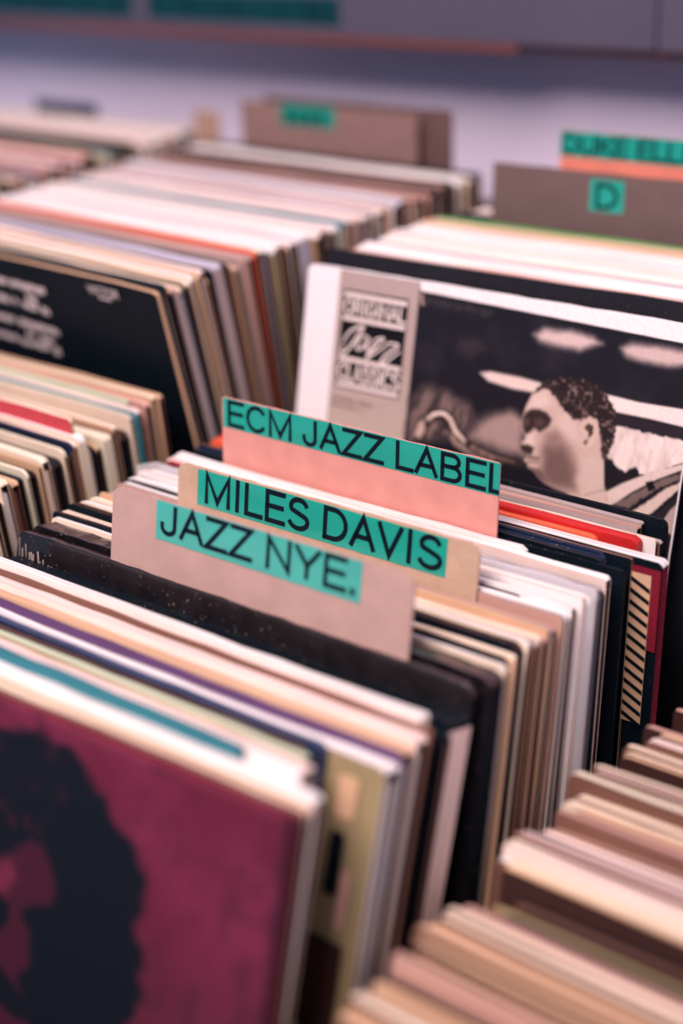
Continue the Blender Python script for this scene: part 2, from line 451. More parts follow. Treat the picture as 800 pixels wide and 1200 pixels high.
# ---- middle bin, front tier
leanM = ((-.13, .32), (-.005, .33), (.0055, .21), (.075, .18), (.100, .13), (.137, .09), (.20, .035))
MF = [
 (-.1290, 4.2, 'brown', 'maroon', 'darkbrown', dict(dz=.009, rz=.03, open=False, label='maroon record cover with a dark curly-haired head, foremost in middle front bin', name='record_sleeve')),
 (-.1240, 4.4, 'tan', 'cream', 'pinkish', dict(dz=.008, rz=.015)),
 (-.1190, 6.8, 'white', 'white', 'pinkish', dict(dz=.010)),
 (-.1115, 3.2, 'teal', 'teal', 'teal', dict(dz=.0135, w=.268, dx=.001, label='teal sleeve edge stopping short of the corner, behind the maroon cover')),
 (-.1078, 9.0, 'pinkish', 'white', 'pinkish', dict(dz=.011, w=.299, dx=0)),
 (-.0983, 7.0, 'cream', 'pinkish', 'cream', dict(dz=.004, w=.293, dx=0)),
 (-.0908, 6.2, 'mint', 'olive', 'olive', dict(dz=.003, w=.285, dx=0)),
 (-.0842, 2.6, 'brown', 'darkbrown', 'brown', dict(dz=.002, w=.280, dx=0)),
 (-.0812, 6.4, 'blue', 'navy', 'blue', dict(dz=.0035, w=.287, dx=0)),
 (-.0743, 11.4, 'white', 'olive', 'white', dict(dz=-.001, dx=.002, label='thick white-sided sleeve with an olive front partly showing, middle front bin')),
 (-.0624, 1.6, 'purple', 'purple', 'blue', dict(dz=.000, dx=.002)),
 (-.0595, 10.2, 'tan', 'tan', 'tan', dict(dz=-.001, label='orange-tan sleeve with a row of pale perforations along its top edge')),
 (-.0485, 9.4, 'pinkish', 'pinkish', 'kraft', dict(dz=-.001)),
 (-.0384, 2.0, 'brown', 'brown', 'black', dict(dz=-.001)),
 (-.0360, 7.5, 'white', 'pinkish', 'cream', dict(dz=.002, w=.309, label='bright white sleeve edge directly in front of the dark box set')),
 (-.0275, 5.0, 'black', 'black', 'brown', dict(dz=-.010)),
 (-.0218, 19.6, 'black', 'black', 'pinkish', dict(dz=-.008, open=False, r=.004, label='thick black sleeve set with a broad pale pink right side, before the box set')),
]
mf = section('middle front bin', 'middle front bin', MF, 0, .315, 0, leanM, seed=3, n=14)
maroon_o, maroon_h = mf[0][0], mf[0][1]
for o, h, r in mf:
    if 'olive front' in o['label']:
        parts = []
        for (a, b, c, d, k) in ((.2925, .3005, .034, .064, 0), (.293, .3035, .008, .028, 1), (.3015, .3060, .050, .078, 2), (.288, .308, .084, .130, 3)):
            e = .0015; parts.append(([(a+e, -.0015, h-d), (b-e, -.0015, h-d), (b, -.0015, h-d+e), (b, -.0015, h-c-e), (b-e, -.0015, h-c), (a+e, -.0015, h-c), (a, -.0015, h-c-e), (a, -.0015, h-d+e)], [tuple(range(8))], k))
        V = sum([p[0] for p in parts], []); Fc = [tuple(i+8*k for i in range(8)) for k in range(len(parts))]
        mesh_obj('cover_print', V, Fc, [m_face('black'), m_face('tan'), m_face('rose'), m_face('darkbrown')], [0, 1, 2, 3], o)

# shrink-wrapped dark box set (two pieces of the block around the JAZZ NYE. card)
wrap_m = mat('crinkled_shrink_wrap_on_black', (24, 20, 24), .16, .3, .25, .55, .9, (90, 420, 55))
wrap_t = mat('crinkled_shrink_wrap_top', (66, 44, 44), .22, .5, .35, .5, .8, (60, 300, 40))
rngb = random.Random(8)
def wrapped(x0, y, zt, t, lean, w, label, base=0, r=.006, top=None, body=None, side=None):
    BOW[0] = y
    th = math.atan(lean); h = (zt-base)/math.cos(th)
    V, Fc, MI, ms, _ = jacket_mesh(w, h, t, r, 30, rngb, top or wrap_t, body or wrap_m, side or m_side('black'), m_inner('black'), False)
    o = mesh_obj('box_set', V, Fc, ms, MI); o.location = (x0, y-h*math.sin(th), base); o.rotation_euler = (-th, 0, 0)
    md = o.modifiers.new('soft', 'BEVEL'); md.width = .0012; md.segments = 2; md.limit_method = 'ANGLE'
    tag(o, label, 'box set', 'record sleeves in the middle front bin'); return o
bx = wrapped(-.001, -.0008, .3165, .0052, .33, .314, 'shrink-wrapped black record in front of the JAZZ NYE. card')
bx2 = wrapped(.0005, .0085, .3165, .0128, .22, .316, 'dark brown shrink-wrapped box set right behind the JAZZ NYE. card')
for b in (bx,):   # crumpled wrap folds at the near left corner
    V = []; Fc = []; rr = random.Random(4)
    h = .3165/math.cos(math.atan(.33))
    for k in range(13):
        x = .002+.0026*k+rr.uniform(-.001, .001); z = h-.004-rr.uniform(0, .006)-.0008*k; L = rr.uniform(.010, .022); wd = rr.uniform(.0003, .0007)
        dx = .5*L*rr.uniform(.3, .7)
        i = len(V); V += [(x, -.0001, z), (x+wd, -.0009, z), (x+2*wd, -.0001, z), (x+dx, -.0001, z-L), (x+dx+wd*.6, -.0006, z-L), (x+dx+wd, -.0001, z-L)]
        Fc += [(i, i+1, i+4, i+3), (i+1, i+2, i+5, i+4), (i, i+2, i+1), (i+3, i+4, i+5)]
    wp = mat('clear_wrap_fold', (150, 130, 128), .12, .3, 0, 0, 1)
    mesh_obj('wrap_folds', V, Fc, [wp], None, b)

MB = [
 (.0232, 2.6, 'white', 'cream', 'grey', {}), (.0262, 2.6, 'darkbrown', 'black', 'black', dict(dz=.002)), (.0292, 2.0, 'tan', 'tan', 'tan', {}), (.0315, 3.0, 'cream', 'cream', 'pinkish', dict(dz=.001)),
 (.0350, 2.2, 'charcoal', 'black', 'black', dict(dz=-.002)), (.0377, 5.4, 'darkbrown', 'black', 'black', dict(dz=.003)), (.0436, 2.0, 'cream', None, 'black'), (.0461, 2.8, 'white', 'cream', 'tan', dict(dz=.002)),
 (.0494, 4.4, 'grey', 'brown', 'tan'), (.0543, 2.4, 'cream', None, 'tan', dict(dz=.001)), (.0572, 4.2, 'kraft', None, 'brown', dict(dz=-.002)), (.0619, 2.2, 'tan', None, 'tan'), (.0646, 3.0, 'grey', 'brown', 'tan'), (.0681, 3.6, 'kraft', 'tan', 'cream'),
 (.0775, 2.6, 'grey', 'kraft', 'tan'), (.0806, 3.2, 'white', None, 'cream', dict(dz=.001)), (.0846, 3.0, 'charcoal', 'black', 'tan', dict(w=.285, dx=0)), (.0880, 4.4, 'white', None, 'pinkish', dict(dz=.002)), (.0928, 2.8, 'black', 'black', 'cream', dict(w=.275, dx=0)),
 (.0960, 4.2, 'pinkish', 'white', 'pinkish', dict(dz=.003)), (.1006, 5.0, 'white', 'bluegrey', 'bluegrey', dict(open=False)), (.1060, 3.4, 'grey', 'grey', 'brown', dict(open=False)), (.1098, 2.6, 'lavender', None, 'black', dict(dz=.001, open=False)),
 (.1128, 3.2, 'grey', 'charcoal', 'black', dict(dz=.001, open=False)), (.1164, 4.2, 'charcoal', 'black', 'black', dict(dz=-.003, open=False)), (.1210, 1.7, 'red', 'maroon', 'black', dict(w=.235, dx=0)), (.1231, 5.6, 'white', 'pinkish', 'pinkish', dict(dz=.002, label='white sleeve with a long straight edge just in front of a red line')),
]
section('middle front bin', 'middle front bin', MB, 0, .315, 0, leanM, seed=11, n=10)
clr = bpy.data.materials.new('clear_plastic'); clr.use_nodes = True
_n = clr.node_tree.nodes; _b = _n['Principled BSDF']; _b.inputs['Base Color'].default_value = (.8, .74, .76, 1); _b.inputs['Roughness'].default_value = .12; _b.inputs['Alpha'].default_value = .34; _b.inputs['IOR'].default_value = 1.3
for o in [q for q in bpy.data.objects if q.name.startswith('record_sleeve') and q.parent is None and 'blue-grey side' in q.get('label', '')][:1]:
    V = []; Fc = []; hh = max(v.co.z for v in o.data.vertices); nn = 24
    for i in range(nn+1):
        x = -.006+.326*i/nn; zt_ = hh+.006+.0006*math.sin(i*2.1)-(.004 if i == 0 else 0)
        V += [(x, -.0006+.0004*math.sin(i*1.3), .0), (x, -.0006+.0004*math.sin(i*1.3), zt_), (x, .0056, zt_-.0006), (x, .0056, 0)]
    for i in range(nn):
        for k in (0, 1, 2): Fc.append((4*i+k, 4*i+4+k, 4*i+5+k, 4*i+1+k))
    mesh_obj('plastic_cover', V, Fc, [clr], None, o, smooth=True)
MC = [
 (.1300, 2.8, 'white', 'white', 'cream', dict(dz=.003, w=.262, dx=0, rz=0, r=.004, label='white card with a rounded corner that ends short, behind the ECM card', open=False)),
 (.1346+.0006, 1.0, 'blue', 'navy', 'black', dict(w=.30, dx=0)),
]
section('middle front bin', 'middle front bin', MC[:1], 0, .315, 0, leanM, seed=12, n=10)
MD_ = [
 (.1405, 2.6, 'black', 'black', 'black', dict(dz=-.001, open=False)), (.1436, 2.4, 'charcoal', 'black', 'black', dict(dz=0, w=.30, dx=.001)), (.1465, 2.4, 'navy', 'navy', 'black', dict(w=.300, dx=.001)), (.1494, 2.6, 'navy', 'navy', 'black', dict(dz=.001, w=.298, dx=.001)),
 (.1525, 2.2, 'brown', 'black', 'tan'),
 (.1552, 7.2, 'white', 'black', 'maroon', dict(dz=.001, dx=.0155, open=False, label='white-edged sleeve sticking out right, tan panel with black diagonal stripes')),
 (.1630, 6.8, 'orange', 'orange', 'black', dict(w=.285, dx=0, label='orange sleeve edge in front of the bright red one')), (.1705, 7.2, 'red', 'red', 'red', dict(dz=.002, w=.306, dx=.001, label='bright red sleeve edge below the sepia musician cover')),
 (.1783, 1.9, 'cream', 'white', 'black', {}), (.1806, 3.4, 'grey', 'brown', 'black', {}), (.1844, 4.6, 'kraft', 'grey', 'black', dict(w=.300, dx=0, dz=.002, label='grey-brown plastic-covered sleeve edge with wavy streaks, behind the red one')),
 (.1896, 3.4, 'grey', 'grey', 'black', dict(dz=.003, w=.300, dx=0)), (.1936, 2.2, 'black', 'black', 'black', dict(dz=.006, label='thin black sleeve with cream line, last in the middle front bin')),
]
md_ = section('middle front bin', 'middle front bin', MD_, 0, .315, 0, leanM, seed=13, n=10)

# box with the diagonal black stripes on its side

for o, h, r in md_:
    if 'diagonal stripes' in o['label']:
        q_ = lambda a, b, c, d, y: [(a, y, h-d), (b, y, h-d), (b, y, h-c), (a, y, h-c)]
        parts = [(q_(.285, .3148, .004, .052, -.0014), [(0, 1, 2, 3)], 0), (q_(.288, .3095, .008, .098, -.0015), [(0, 1, 2, 3)], 1)]
        z = .006
        while z < .094:      # bars fall to the right
            parts.append(([(.2885, -.0016, h-z-.0028), (.3093, -.0016, h-z-.0128), (.3093, -.0016, h-z-.0100), (.2885, -.0016, h-z)], [(0, 1, 2, 3)], 2)); z += .0068
        V, Fc, MI = combine(parts)
        mesh_obj('cover_print', V, Fc, [m_face('maroon'), m_face('tan'), m_face('black')], MI, o)

# ---- left bin, front tier
leanL = ((0, -.07), (.16, -.05))
LF = [(-.040, 6, 'tan', None, 'tan'), (-.0325, 5, 'cream', None, 'tan'), (-.026, 4.5, 'tan', None, 'brown'), (-.0205, 5, 'cream', None, 'tan'), (-.0145, 3.6, 'brown', 'brown', 'darkbrown'), (-.010, 4, 'cream', None, 'tan'),
 (-.0050, 4.4, 'tan', None, 'tan', dict(dz=-.012)), (.0000, 5.2, 'cream', 'cream', 'tan', dict(dz=-.006)), (.0060, 3.6, 'ivory', 'cream', 'cream', dict(dz=-.001)), (.0105, 3.6, 'brown', 'darkbrown', 'darkbrown', dict(dz=-.008)),
 (.0150, 1.8, 'cream', None, 'ivory', dict(dz=-.010)), (.0172, 6.4, 'ivory', 'cream', 'cream', dict(dz=-.001)), (.0242, 5.6, 'tan', 'brown', 'brown', dict(dz=-.003)), (.0305, 4.4, 'black', 'black', 'black', dict(dz=-.003)),
 (.0355, 2.2, 'ivory', 'ivory', 'ivory', dict(dz=.001)), (.0380, 7.0, 'black', 'black', 'black', dict(dz=-.003)), (.0456, 2.4, 'tan', None, 'tan', dict(dz=.001)), (.0484, 6.0, 'ivory', 'cream', 'cream', dict(dz=.004)), (.0548, 3.4, 'brown', 'brown', 'brown', dict(dz=-.003)),
 (.0586, 7.0, 'black', 'black', 'black', dict(dz=-.002)), (.0662, 2.6, 'ivory', 'cream', 'tan', dict(dz=.004)), (.0692, 4.6, 'black', 'black', 'black', dict(dz=-.001)), (.0742, 3.4, 'navy', 'navy', 'brown', dict(dz=.005, label='navy sleeve edge with a worn rounded end, left front bin')),
 (.0780, 2.4, 'pinkish', 'cream', 'tan', dict(dz=.004)), (.0808, 6.6, 'white', 'cream', 'ivory', dict(dz=.007, label='white-edged sleeve just in front of the red cloth-covered card')), (.0878, 2.6, 'grey', 'charcoal', 'grey', dict(dz=-.002)),
 (.0948, 4.2, 'tan', 'charcoal', 'darkbrown', dict(dz=-.004)), (.0996, 8.0, 'ivory', 'ivory', 'ivory', dict(dz=0, open=False, label='ivory sleeve face with a small framed picture, behind the red card')),
 (.1084, 3.2, 'brown', None, 'brown', dict(dz=0)), (.1120, 3.8, 'cream', 'tan', 'tan', dict(dz=.003)), (.1162, 8.4, 'darkbrown', 'black', 'black', dict(dz=-.004)), (.1250, 2.8, 'ivory', 'cream', 'cream', dict(dz=.007, label='worn ivory sleeve edge with dark scuffs, left front bin')),
 (.1282, 5.0, 'teal', 'teal', 'teal', dict(dz=.006)), (.1337, 4.2, 'pinkish', 'pinkish', 'tan', dict(dz=.007)), (.1384, 3.4, 'mint', 'mint', 'tan', dict(dz=.010, w=.300, dx=0)), (.1422, 5.0, 'rose', 'kraft', 'brown', dict(dz=.009)), (.1478, 4.2, 'cream', 'tan', 'tan', dict(dz=.012)), (.1525, 4.0, 'tan', 'tan', 'brown', dict(dz=.012))]
lf = section('left front bin', 'left front bin', LF, -.350, .33, 0, leanL, ((0, -.02), (.16, -.02)), seed=21, n=8, tf=.93)
for o, h, r in lf:
    if 'small framed picture' in o['label']:
        fr = m_inner('brown'); V, Fc, MI = [], [], []
        a, b, c, d, e = .278, .293, h-.034, h-.012, .0012
        for (p, q, s_, u) in ((a, b, c, c+e), (a, b, d-e, d), (a, a+e, c, d), (b-e, b, c, d), (a+.004, b-.004, c-.03, c-.029)):
            i = len(V); V += [(p, -.0003, s_), (q, -.0003, s_), (q, -.0003, u), (p, -.0003, u)]; Fc.append((i, i+1, i+2, i+3))
        mesh_obj('cover_print', V, Fc, [fr], None, o)

# red cloth card in the left front bin
cloth_m = mat('red_woven_cloth', (214, 74, 84), .8, .3, 0, .3, 0, (700, 90, 500))
V, Fc, MI, ms, _ = jacket_mesh(.22, .26, .0022, .002, 14, random.Random(2), m_edge('cream'), cloth_m, m_edge('tan'), m_inner('tan'), False)
o = mesh_obj('divider_card', V, Fc, ms, MI); o.location = (-.262, .1, .088); o.rotation_euler = (.05, 0, -.02)
tag(o, 'red woven cloth-covered card standing up in the left front bin', 'divider card', 'divider cards standing among the records')

# ---- left bin, rear tier
leanR = ((.163, -.18), (.20, -.17), (.26, -.12), (.30, -.08), (.42, -.02), (.6, 0)); rzR = ((.163, -.08), (.26, -.06), (.6, -.03))
LR = [(.1630, 3.6, 'tan', 'black', 'tan', dict(dz=-.001, open=False, label='black record cover with lines of small pale writing and a cream edge')),
 (.1676, 5.6, 'black', 'black', 'charcoal', dict(dz=.001, label='black sleeve with a ragged top edge behind the cover with pale writing')), (.1740, 3.2, 'tan', 'black', 'charcoal', dict(dz=-.002)), (.1780, 3.6, 'kraft', 'grey', 'grey', dict(dz=-.003)),
 (.1825, 3.6, 'cream', 'black', 'lavender', dict(dz=-.003)), (.1868, 2.2, 'black', 'black', 'black', dict(dz=-.003)), (.1895, 4.0, 'cream', 'tan', 'tan', {}), (.1940, 4.2, 'white', 'cream', 'cream', dict(dz=.001)), (.1988, 3.6, 'tan', 'tan', 'tan', {}), (.2030, 4.6, 'pinkish', 'cream', 'tan', dict(dz=.003)),
 (.2085, 3.6, 'tan', 'tan', 'brown', dict(dz=-.004)), (.2128, 2.4, 'black', 'black', 'black', dict(dz=.001)), (.2158, 10.5, 'lavender', 'grey', 'grey', dict(open=False, dz=.002, label='broad grey-sided plastic-covered sleeve in the left rear bin')), (.2275, 3.0, 'black', 'navy', 'brown', dict(dz=.002)), (.2310, 3.2, 'brown', 'brown', 'brown', {}), (.2347, 3.2, 'tan', 'tan', 'tan', dict(dz=-.003)), (.2384, 5.6, 'kraft', 'cream', 'cream', dict(dz=-.004)),
 (.2450, 6.4, 'kraft', 'grey', 'kraft', dict(dz=.001)), (.2524, 4.4, 'grey', 'kraft', 'brown', {}), (.2576, 2.8, 'orange', 'orange', 'red', dict(dz=.004, label='orange-red sleeve edge in the left rear bin')), (.2612, 4.4, 'cream', 'olive', 'brown', dict(dz=.003)), (.2664, 4.6, 'white', 'lavender', 'purple', dict(dz=.002)), (.2718, 7.6, 'white', 'olive', 'olive', dict(dz=.002, open=False)),
 (.2804, 3.0, 'cream', 'white', 'brown', {}), (.2842, 6.2, 'white', 'white', 'tan', dict(dz=.001)), (.2912, 3.2, 'rose', 'brown', 'brown', {}), (.2950, 4.0, 'white', None, 'darkbrown', dict(dz=.001)), (.2996, 4.4, 'pinkish', 'tan', 'olive', {}), (.3046, 13.5, 'white', 'lavender', 'lavender', dict(dz=.002, open=False, label='thick white-topped sleeve with a pale lavender side, left rear bin')),
 (.3192, 5.4, 'white', 'tan', 'tan', {}), (.3250, 5.0, 'pinkish', 'tan', 'olive', {}), (.3306, 6.0, 'white', None, 'black', dict(dz=.002)), (.3372, 4.6, 'rose', 'brown', 'brown', {}), (.3424, 4.6, 'white', None, 'black', {})]
rngf = random.Random(77)
fill(LR, .3476, .357, ['white', 'lavender', 'pinkish', 'kraft', 'white', 'rose', 'rose', 'white'], rngf, 4, 7, .8, ['tan', 'brown', 'black', 'cream', 'charcoal'])
fill(LR, .3575, .3735, ['teal', 'white', 'pinkish'], rngf, 4, 6, .8, ['tan', 'brown', 'cream'])
fill(LR, .3740, .442, ['white', 'pinkish', 'white', 'lavender', 'cream', 'white', 'pinkish', 'kraft'], rngf, 4, 8, .8, ['tan', 'brown', 'black', 'cream'])
fill(LR, .4425, .500, ['kraft', 'kraft', 'tan', 'brown', 'rose', 'kraft', 'charcoal'], rngf, 5, 8, .8, ['tan', 'brown', 'cream', 'navy'])
fill(LR, .5005, .552, ['black', 'white', 'pinkish', 'white', 'cream', 'white'], rngf, 5, 9, .8, ['tan', 'cream'])
lr = section('left rear bin', 'left rear bin', LR, -.350, .41, .1, leanR, rzR, seed=31, n=8, tf=.86)
victor_o, victor_h = lr[0][0], lr[0][1]

# ---- far left bin, rear tier
TL = []; fill(TL, .235, .372, ['cream', 'tan', 'charcoal', 'tan', 'cream', 'kraft', 'black'], rngf, 5, 9, .8, ['tan', 'brown', 'cream', 'black'])
fill(TL, .3725, .39, ['pinkish', 'purple'], rngf, 7, 9, .8, ['purple', 'pinkish'])
fill(TL, .3905, .45, ['rose', 'white', 'pinkish', 'orange', 'white', 'maroon', 'pinkish'], rngf, 6, 9, .8, ['red', 'black', 'maroon', 'tan'])
fill(TL, .4505, .5, ['black', 'mint', 'cream', 'teal', 'olive'], rngf, 7, 10, .8, ['black', 'cream', 'olive', 'tan'])
fill(TL, .5005, .592, ['charcoal', 'cream', 'rose', 'mint', 'pinkish', 'white', 'white', 'pinkish', 'white'], rngf, 7, 11, .8, ['tan', 'cream', 'white'])
section('far left bin', 'far left bin', TL, -.715, .41, .1, ((0, .03), (1, .03)), ((0, -.02),), seed=41, n=6, tf=.9, zj=.003)
for (x0, x1, y, z, c, lab) in ((-.60, -.505, .550-.0, .431, 'navy', None),):
    pass

# ---- middle bin, rear tier (behind the sepia musician cover)
MR = [(.2960, 5.2, 'charcoal', 'charcoal', 'black', dict(dz=.0065, lean=.22, open=False, label='black record cover standing taller behind the sepia musician cover'))]
MR += [(.3045, 3.2, 'rose', 'pinkish', 'tan', dict(lean=.2)), (.3085, 3.0, 'cream', None, 'tan', {}), (.3122, 3.0, 'rose', 'tan', 'tan', {}), (.3160, 3.6, 'pinkish', None, 'tan', {}), (.3204, 3.6, 'rose', None, 'cream', {})]
fill(MR, .3248, .405, ['white', 'white', 'pinkish', 'white', 'lavender', 'white', 'cream', 'white'], rngf, 3.4, 5.2, .7, ['tan', 'cream', 'brown'])
MR += [(.4055, 4, 'ivory', None, 'ivory', {}), (.4102, 4, 'tan', None, 'tan', {}), (.4150, 4.4, 'cream', None, 'cream', {}), (.4202, 7.0, 'mint', 'cream', 'cream', dict(dz=-.002)), (.4282, 6.0, 'green', 'green', 'green', dict(dz=-.001, label='green sleeve edge just in front of the brown D card')), (.4352, 3.2, 'charcoal', 'black', 'black', dict(dz=-.004)), (.4394, 3.2, 'brown', 'charcoal', 'brown', dict(dz=-.003))]
section('middle rear bin', 'middle rear bin', MR, 0, .405, .1, ((.28, .2), (.34, .17), (.45, .10), (.6, .05)), seed=51, n=8, tf=.9)
MR2 = []; fill(MR2, .461, .496, ['navy', 'cream', 'pinkish', 'white'], rngf, 6, 9, .8, ['tan', 'cream'])
section('middle rear bin behind the D card', 'middle rear bin behind the D card', MR2, 0, .398, .1, ((.28, .1), (.6, .08)), seed=52, n=6, tf=.85)
MR3 = []; fill(MR3, .515, .552, ['red', 'white', 'cream', 'tan'], rngf, 7, 9, .8, ['tan', 'cream'])
section('middle rear bin behind the DUKE ELLINGTON card', 'behind the DUKE ELLINGTON card', MR3, 0, .394, .1, ((.28, .07), (.6, .04)), seed=53, n=6, tf=.85)

# ---- right bin: a lower, worn stack seen end-on
RB = []; rr = random.Random(9)
seq = [('brown', .004), ('tan', 0), ('tan', .004), ('brown', .012), ('darkbrown', .010), ('tan', .002), ('kraft', 0), ('charcoal', .012), ('tan', .004), ('cream', .002), ('brown', .008), ('tan', .010), ('black', .016), ('kraft', .002), ('tan', .008),
       ('brown', .004), ('cream', .002), ('tan', .000), ('cream', .004), ('kraft', .006), ('black', .022), ('olive', .014), ('black', .026), ('tan', .012), ('white', .002), ('pinkish', .000), ('rose', .003), ('pinkish', .004), ('pinkish', .008), ('kraft', .010), ('tan', .022), ('black', .034),
       ('cream', .006), ('ivory', .000), ('kraft', .003), ('pinkish', .008), ('charcoal', .02), ('tan', .016), ('cream', .012), ('pinkish', .020), ('tan', .024), ('kraft', .012), ('black', .035), ('charcoal', .04), ('rose', .016), ('tan', .018), ('cream', .02)]
y = -.215
for c, dx in seq:
    tt_ = rr.uniform(5.5, 10.5); parts_ = [tt_] if tt_ < 6.5 else [tt_*.42, tt_*.58]
    for q, t in enumerate(parts_):
        cc = c if (q == 0 or c in ('black', 'charcoal')) else rr.choice([c, 'tan', 'brown', 'kraft', 'grey', 'cream', c])
        RB.append((y, t-.7, cc, rr.choice([cc, 'brown', 'brown', 'darkbrown']), rr.choice(['tan', 'cream', cc]), dict(dx=dx*.8-.001+rr.uniform(-.0015, .0025), dz=rr.uniform(-.006, .003)-(.011 if c in ('black', 'charcoal', 'olive') else 0))))
        y += t/1000
    if y > .155: break
section('right front bin', 'right front bin', RB, .3475, .262, 0, ((-.3, .24), (.0, .2), (.15, .1)), pivot='left', seed=61, n=8, tf=.95, w=.315)
RR = [(.290, 6, 'cream', None, 'tan', dict(dx=0))]

# ------------------------------------------------------------------ divider cards with teal labels
KR = (180, 146, 138)
divider(.0730, .2745, .0100, .3575, KR, (.0335, .1710, .0008, .0222), 'JAZZ NYE.', (.0370, .1700, .0012, .0190), 'kraft brown divider card labelled JAZZ NYE. in the middle front bin',
        lean=.21, base=.03, cut='round', r=.007, t=.0015, strip_mat=mat('pale_teal_label_tape', (66, 166, 154), .35, .10, 0, .02, .5, (20, 60, 60)))
divider(.0535, .2650, .0800, .3395+.002, (190, 158, 136), (.0160, .1920, .0012, .0228), 'MILES DAVIS', (.0215, .1900, .0014, .0208), 'worn kraft divider card labelled MILES DAVIS between the other two labels',
        lean=.175, base=.03, cut='worn', r=.006, t=.0016)
divider(.0375, .2400, .1385, .3600, (214, 146, 137), (.0010, .2030, .0002, .0190), 'ECM JAZZ LABEL', (.0045, .2085, .0008, .0180), 'pink divider card labelled ECM JAZZ LABEL in front of the musician cover',
        lean=.095, base=.03, cut='pink', r=.0015, t=.0014, clip=.2032)
divider(.0360, .3140, .4470+.008, .4430, (104, 84, 82), (.0825, .1095, .0045, .0270), 'D', (.0865, .1055, .0068, .0252), 'dark brown divider card with the single letter D, middle rear bin',
        lean=.09, base=.13, cut='flat', r=.0008, t=.0020)
divider(.0670, .2900, .5010, .4610, (226, 130, 112), (.0000, .2000, .0002, .0188), 'DUKE ELLINGTON', (.0020, .1780, .0020, .0170), 'pink divider card labelled DUKE ELLINGTON behind the D card',
        lean=.07, base=.13, cut='flat', r=.0008, t=.0016)
divider(.1000, .3100, .5560, .4480, (128, 92, 88), None, None, None, 'plain brown divider card rising behind the DUKE ELLINGTON card', lean=.05, base=.13, r=.001, t=.0018)
gd = divider(-.3080, -.1080, .5600, .4500, (134, 104, 99), (.0480, .1110, -.0001, .0188), None, None, 'brown divider card with a small blurred teal label, left rear bin',
        lean=.02, base=.13, cut='flat', r=.0015, t=.0018, strip_mat=mat('deep_teal_label_tape', (0, 140, 124), .35, .2, 0, 0, .5, (40, 60, 60)))
divider(-.2900, -.0800, .5720, .4530, (100, 74, 74), None, None, None, 'darker brown divider card standing behind the card with small teal label', lean=.02, base=.13, r=.002, t=.0018)
gs = [c for c in gd.children][0]
h_ = .318/math.cos(math.atan(.02)); V = []; Fc = []
for k, (a, b) in enumerate(((.054, .058), (.059, .061), (.066, .070), (.072, .0745), (.0795, .0835), (.0865, .089), (.094, .0975))):
    i = len(V); tp = .003+.001*(k % 3); V += [(a, -.0006, h_-.0155), (b, -.0006, h_-.0155), (b, -.0006, h_-tp), (a, -.0006, h_-tp)]; Fc.append((i, i+1, i+2, i+3))
mesh_obj('lettering', V, Fc, [ink_m], None, gs)
# far-left navy and tan cards
for (x0, x1, y, zt, c, lab) in ((-.647, -.551, .6035, .4230, (40, 52, 82), 'navy card rising above the white sleeves at far left'),
                                (-.420, -.386, .6120, .4250, (176, 142, 126), 'small tan card at the far end of the far left bin')):
    divider(x0, x1, y, zt, c, None, None, None, lab, lean=.02, base=.13, r=.001, t=.0018)

# small things standing between the left ends of the middle front bin
# ------------------------------------------------------------------ printed covers
def sdf_cover(X, Z, poly):
    """signed distance (positive inside) to a polygon, vectorised"""
    p = np.array(poly, float); n = len(p)
    d = np.full(X.shape, 1e18); inside = np.zeros(X.shape, bool)
    for i in range(n):
        a = p[i]; b = p[(i+1) % n]; e = b-a
        wx, wz = X-a[0], Z-a[1]
        t = np.clip((wx*e[0]+wz*e[1])/(e@e+1e-12), 0, 1)
        d = np.minimum(d, (wx-e[0]*t)**2+(wz-e[1]*t)**2)
        c = ((a[1] <= Z) != (b[1] <= Z)) & (X < (b[0]-a[0])*(Z-a[1])/((b[1]-a[1]) if b[1] != a[1] else 1e-9)+a[0])
        inside ^= c
    d = np.sqrt(d); return np.where(inside, d, -d)

def vnoise(X, Z, sc, seed=0):
    r = np.random.RandomState(seed); g = r.rand(128, 128)
    x = (X/sc) % 127; z = (Z/sc) % 127; i = x.astype(int); j = z.astype(int); fx = x-i; fz = z-j
    fx = fx*fx*(3-2*fx); fz = fz*fz*(3-2*fz)
    return (g[i, j]*(1-fx)+g[i+1, j]*fx)*(1-fz)+(g[i, j+1]*(1-fx)+g[i+1, j+1]*fx)*fz
def fbm(X, Z, sc, seed=0): return .5*vnoise(X, Z, sc, seed)+.3*vnoise(X, Z, sc/2.1, seed+1)+.2*vnoise(X, Z, sc/4.3, seed+2)

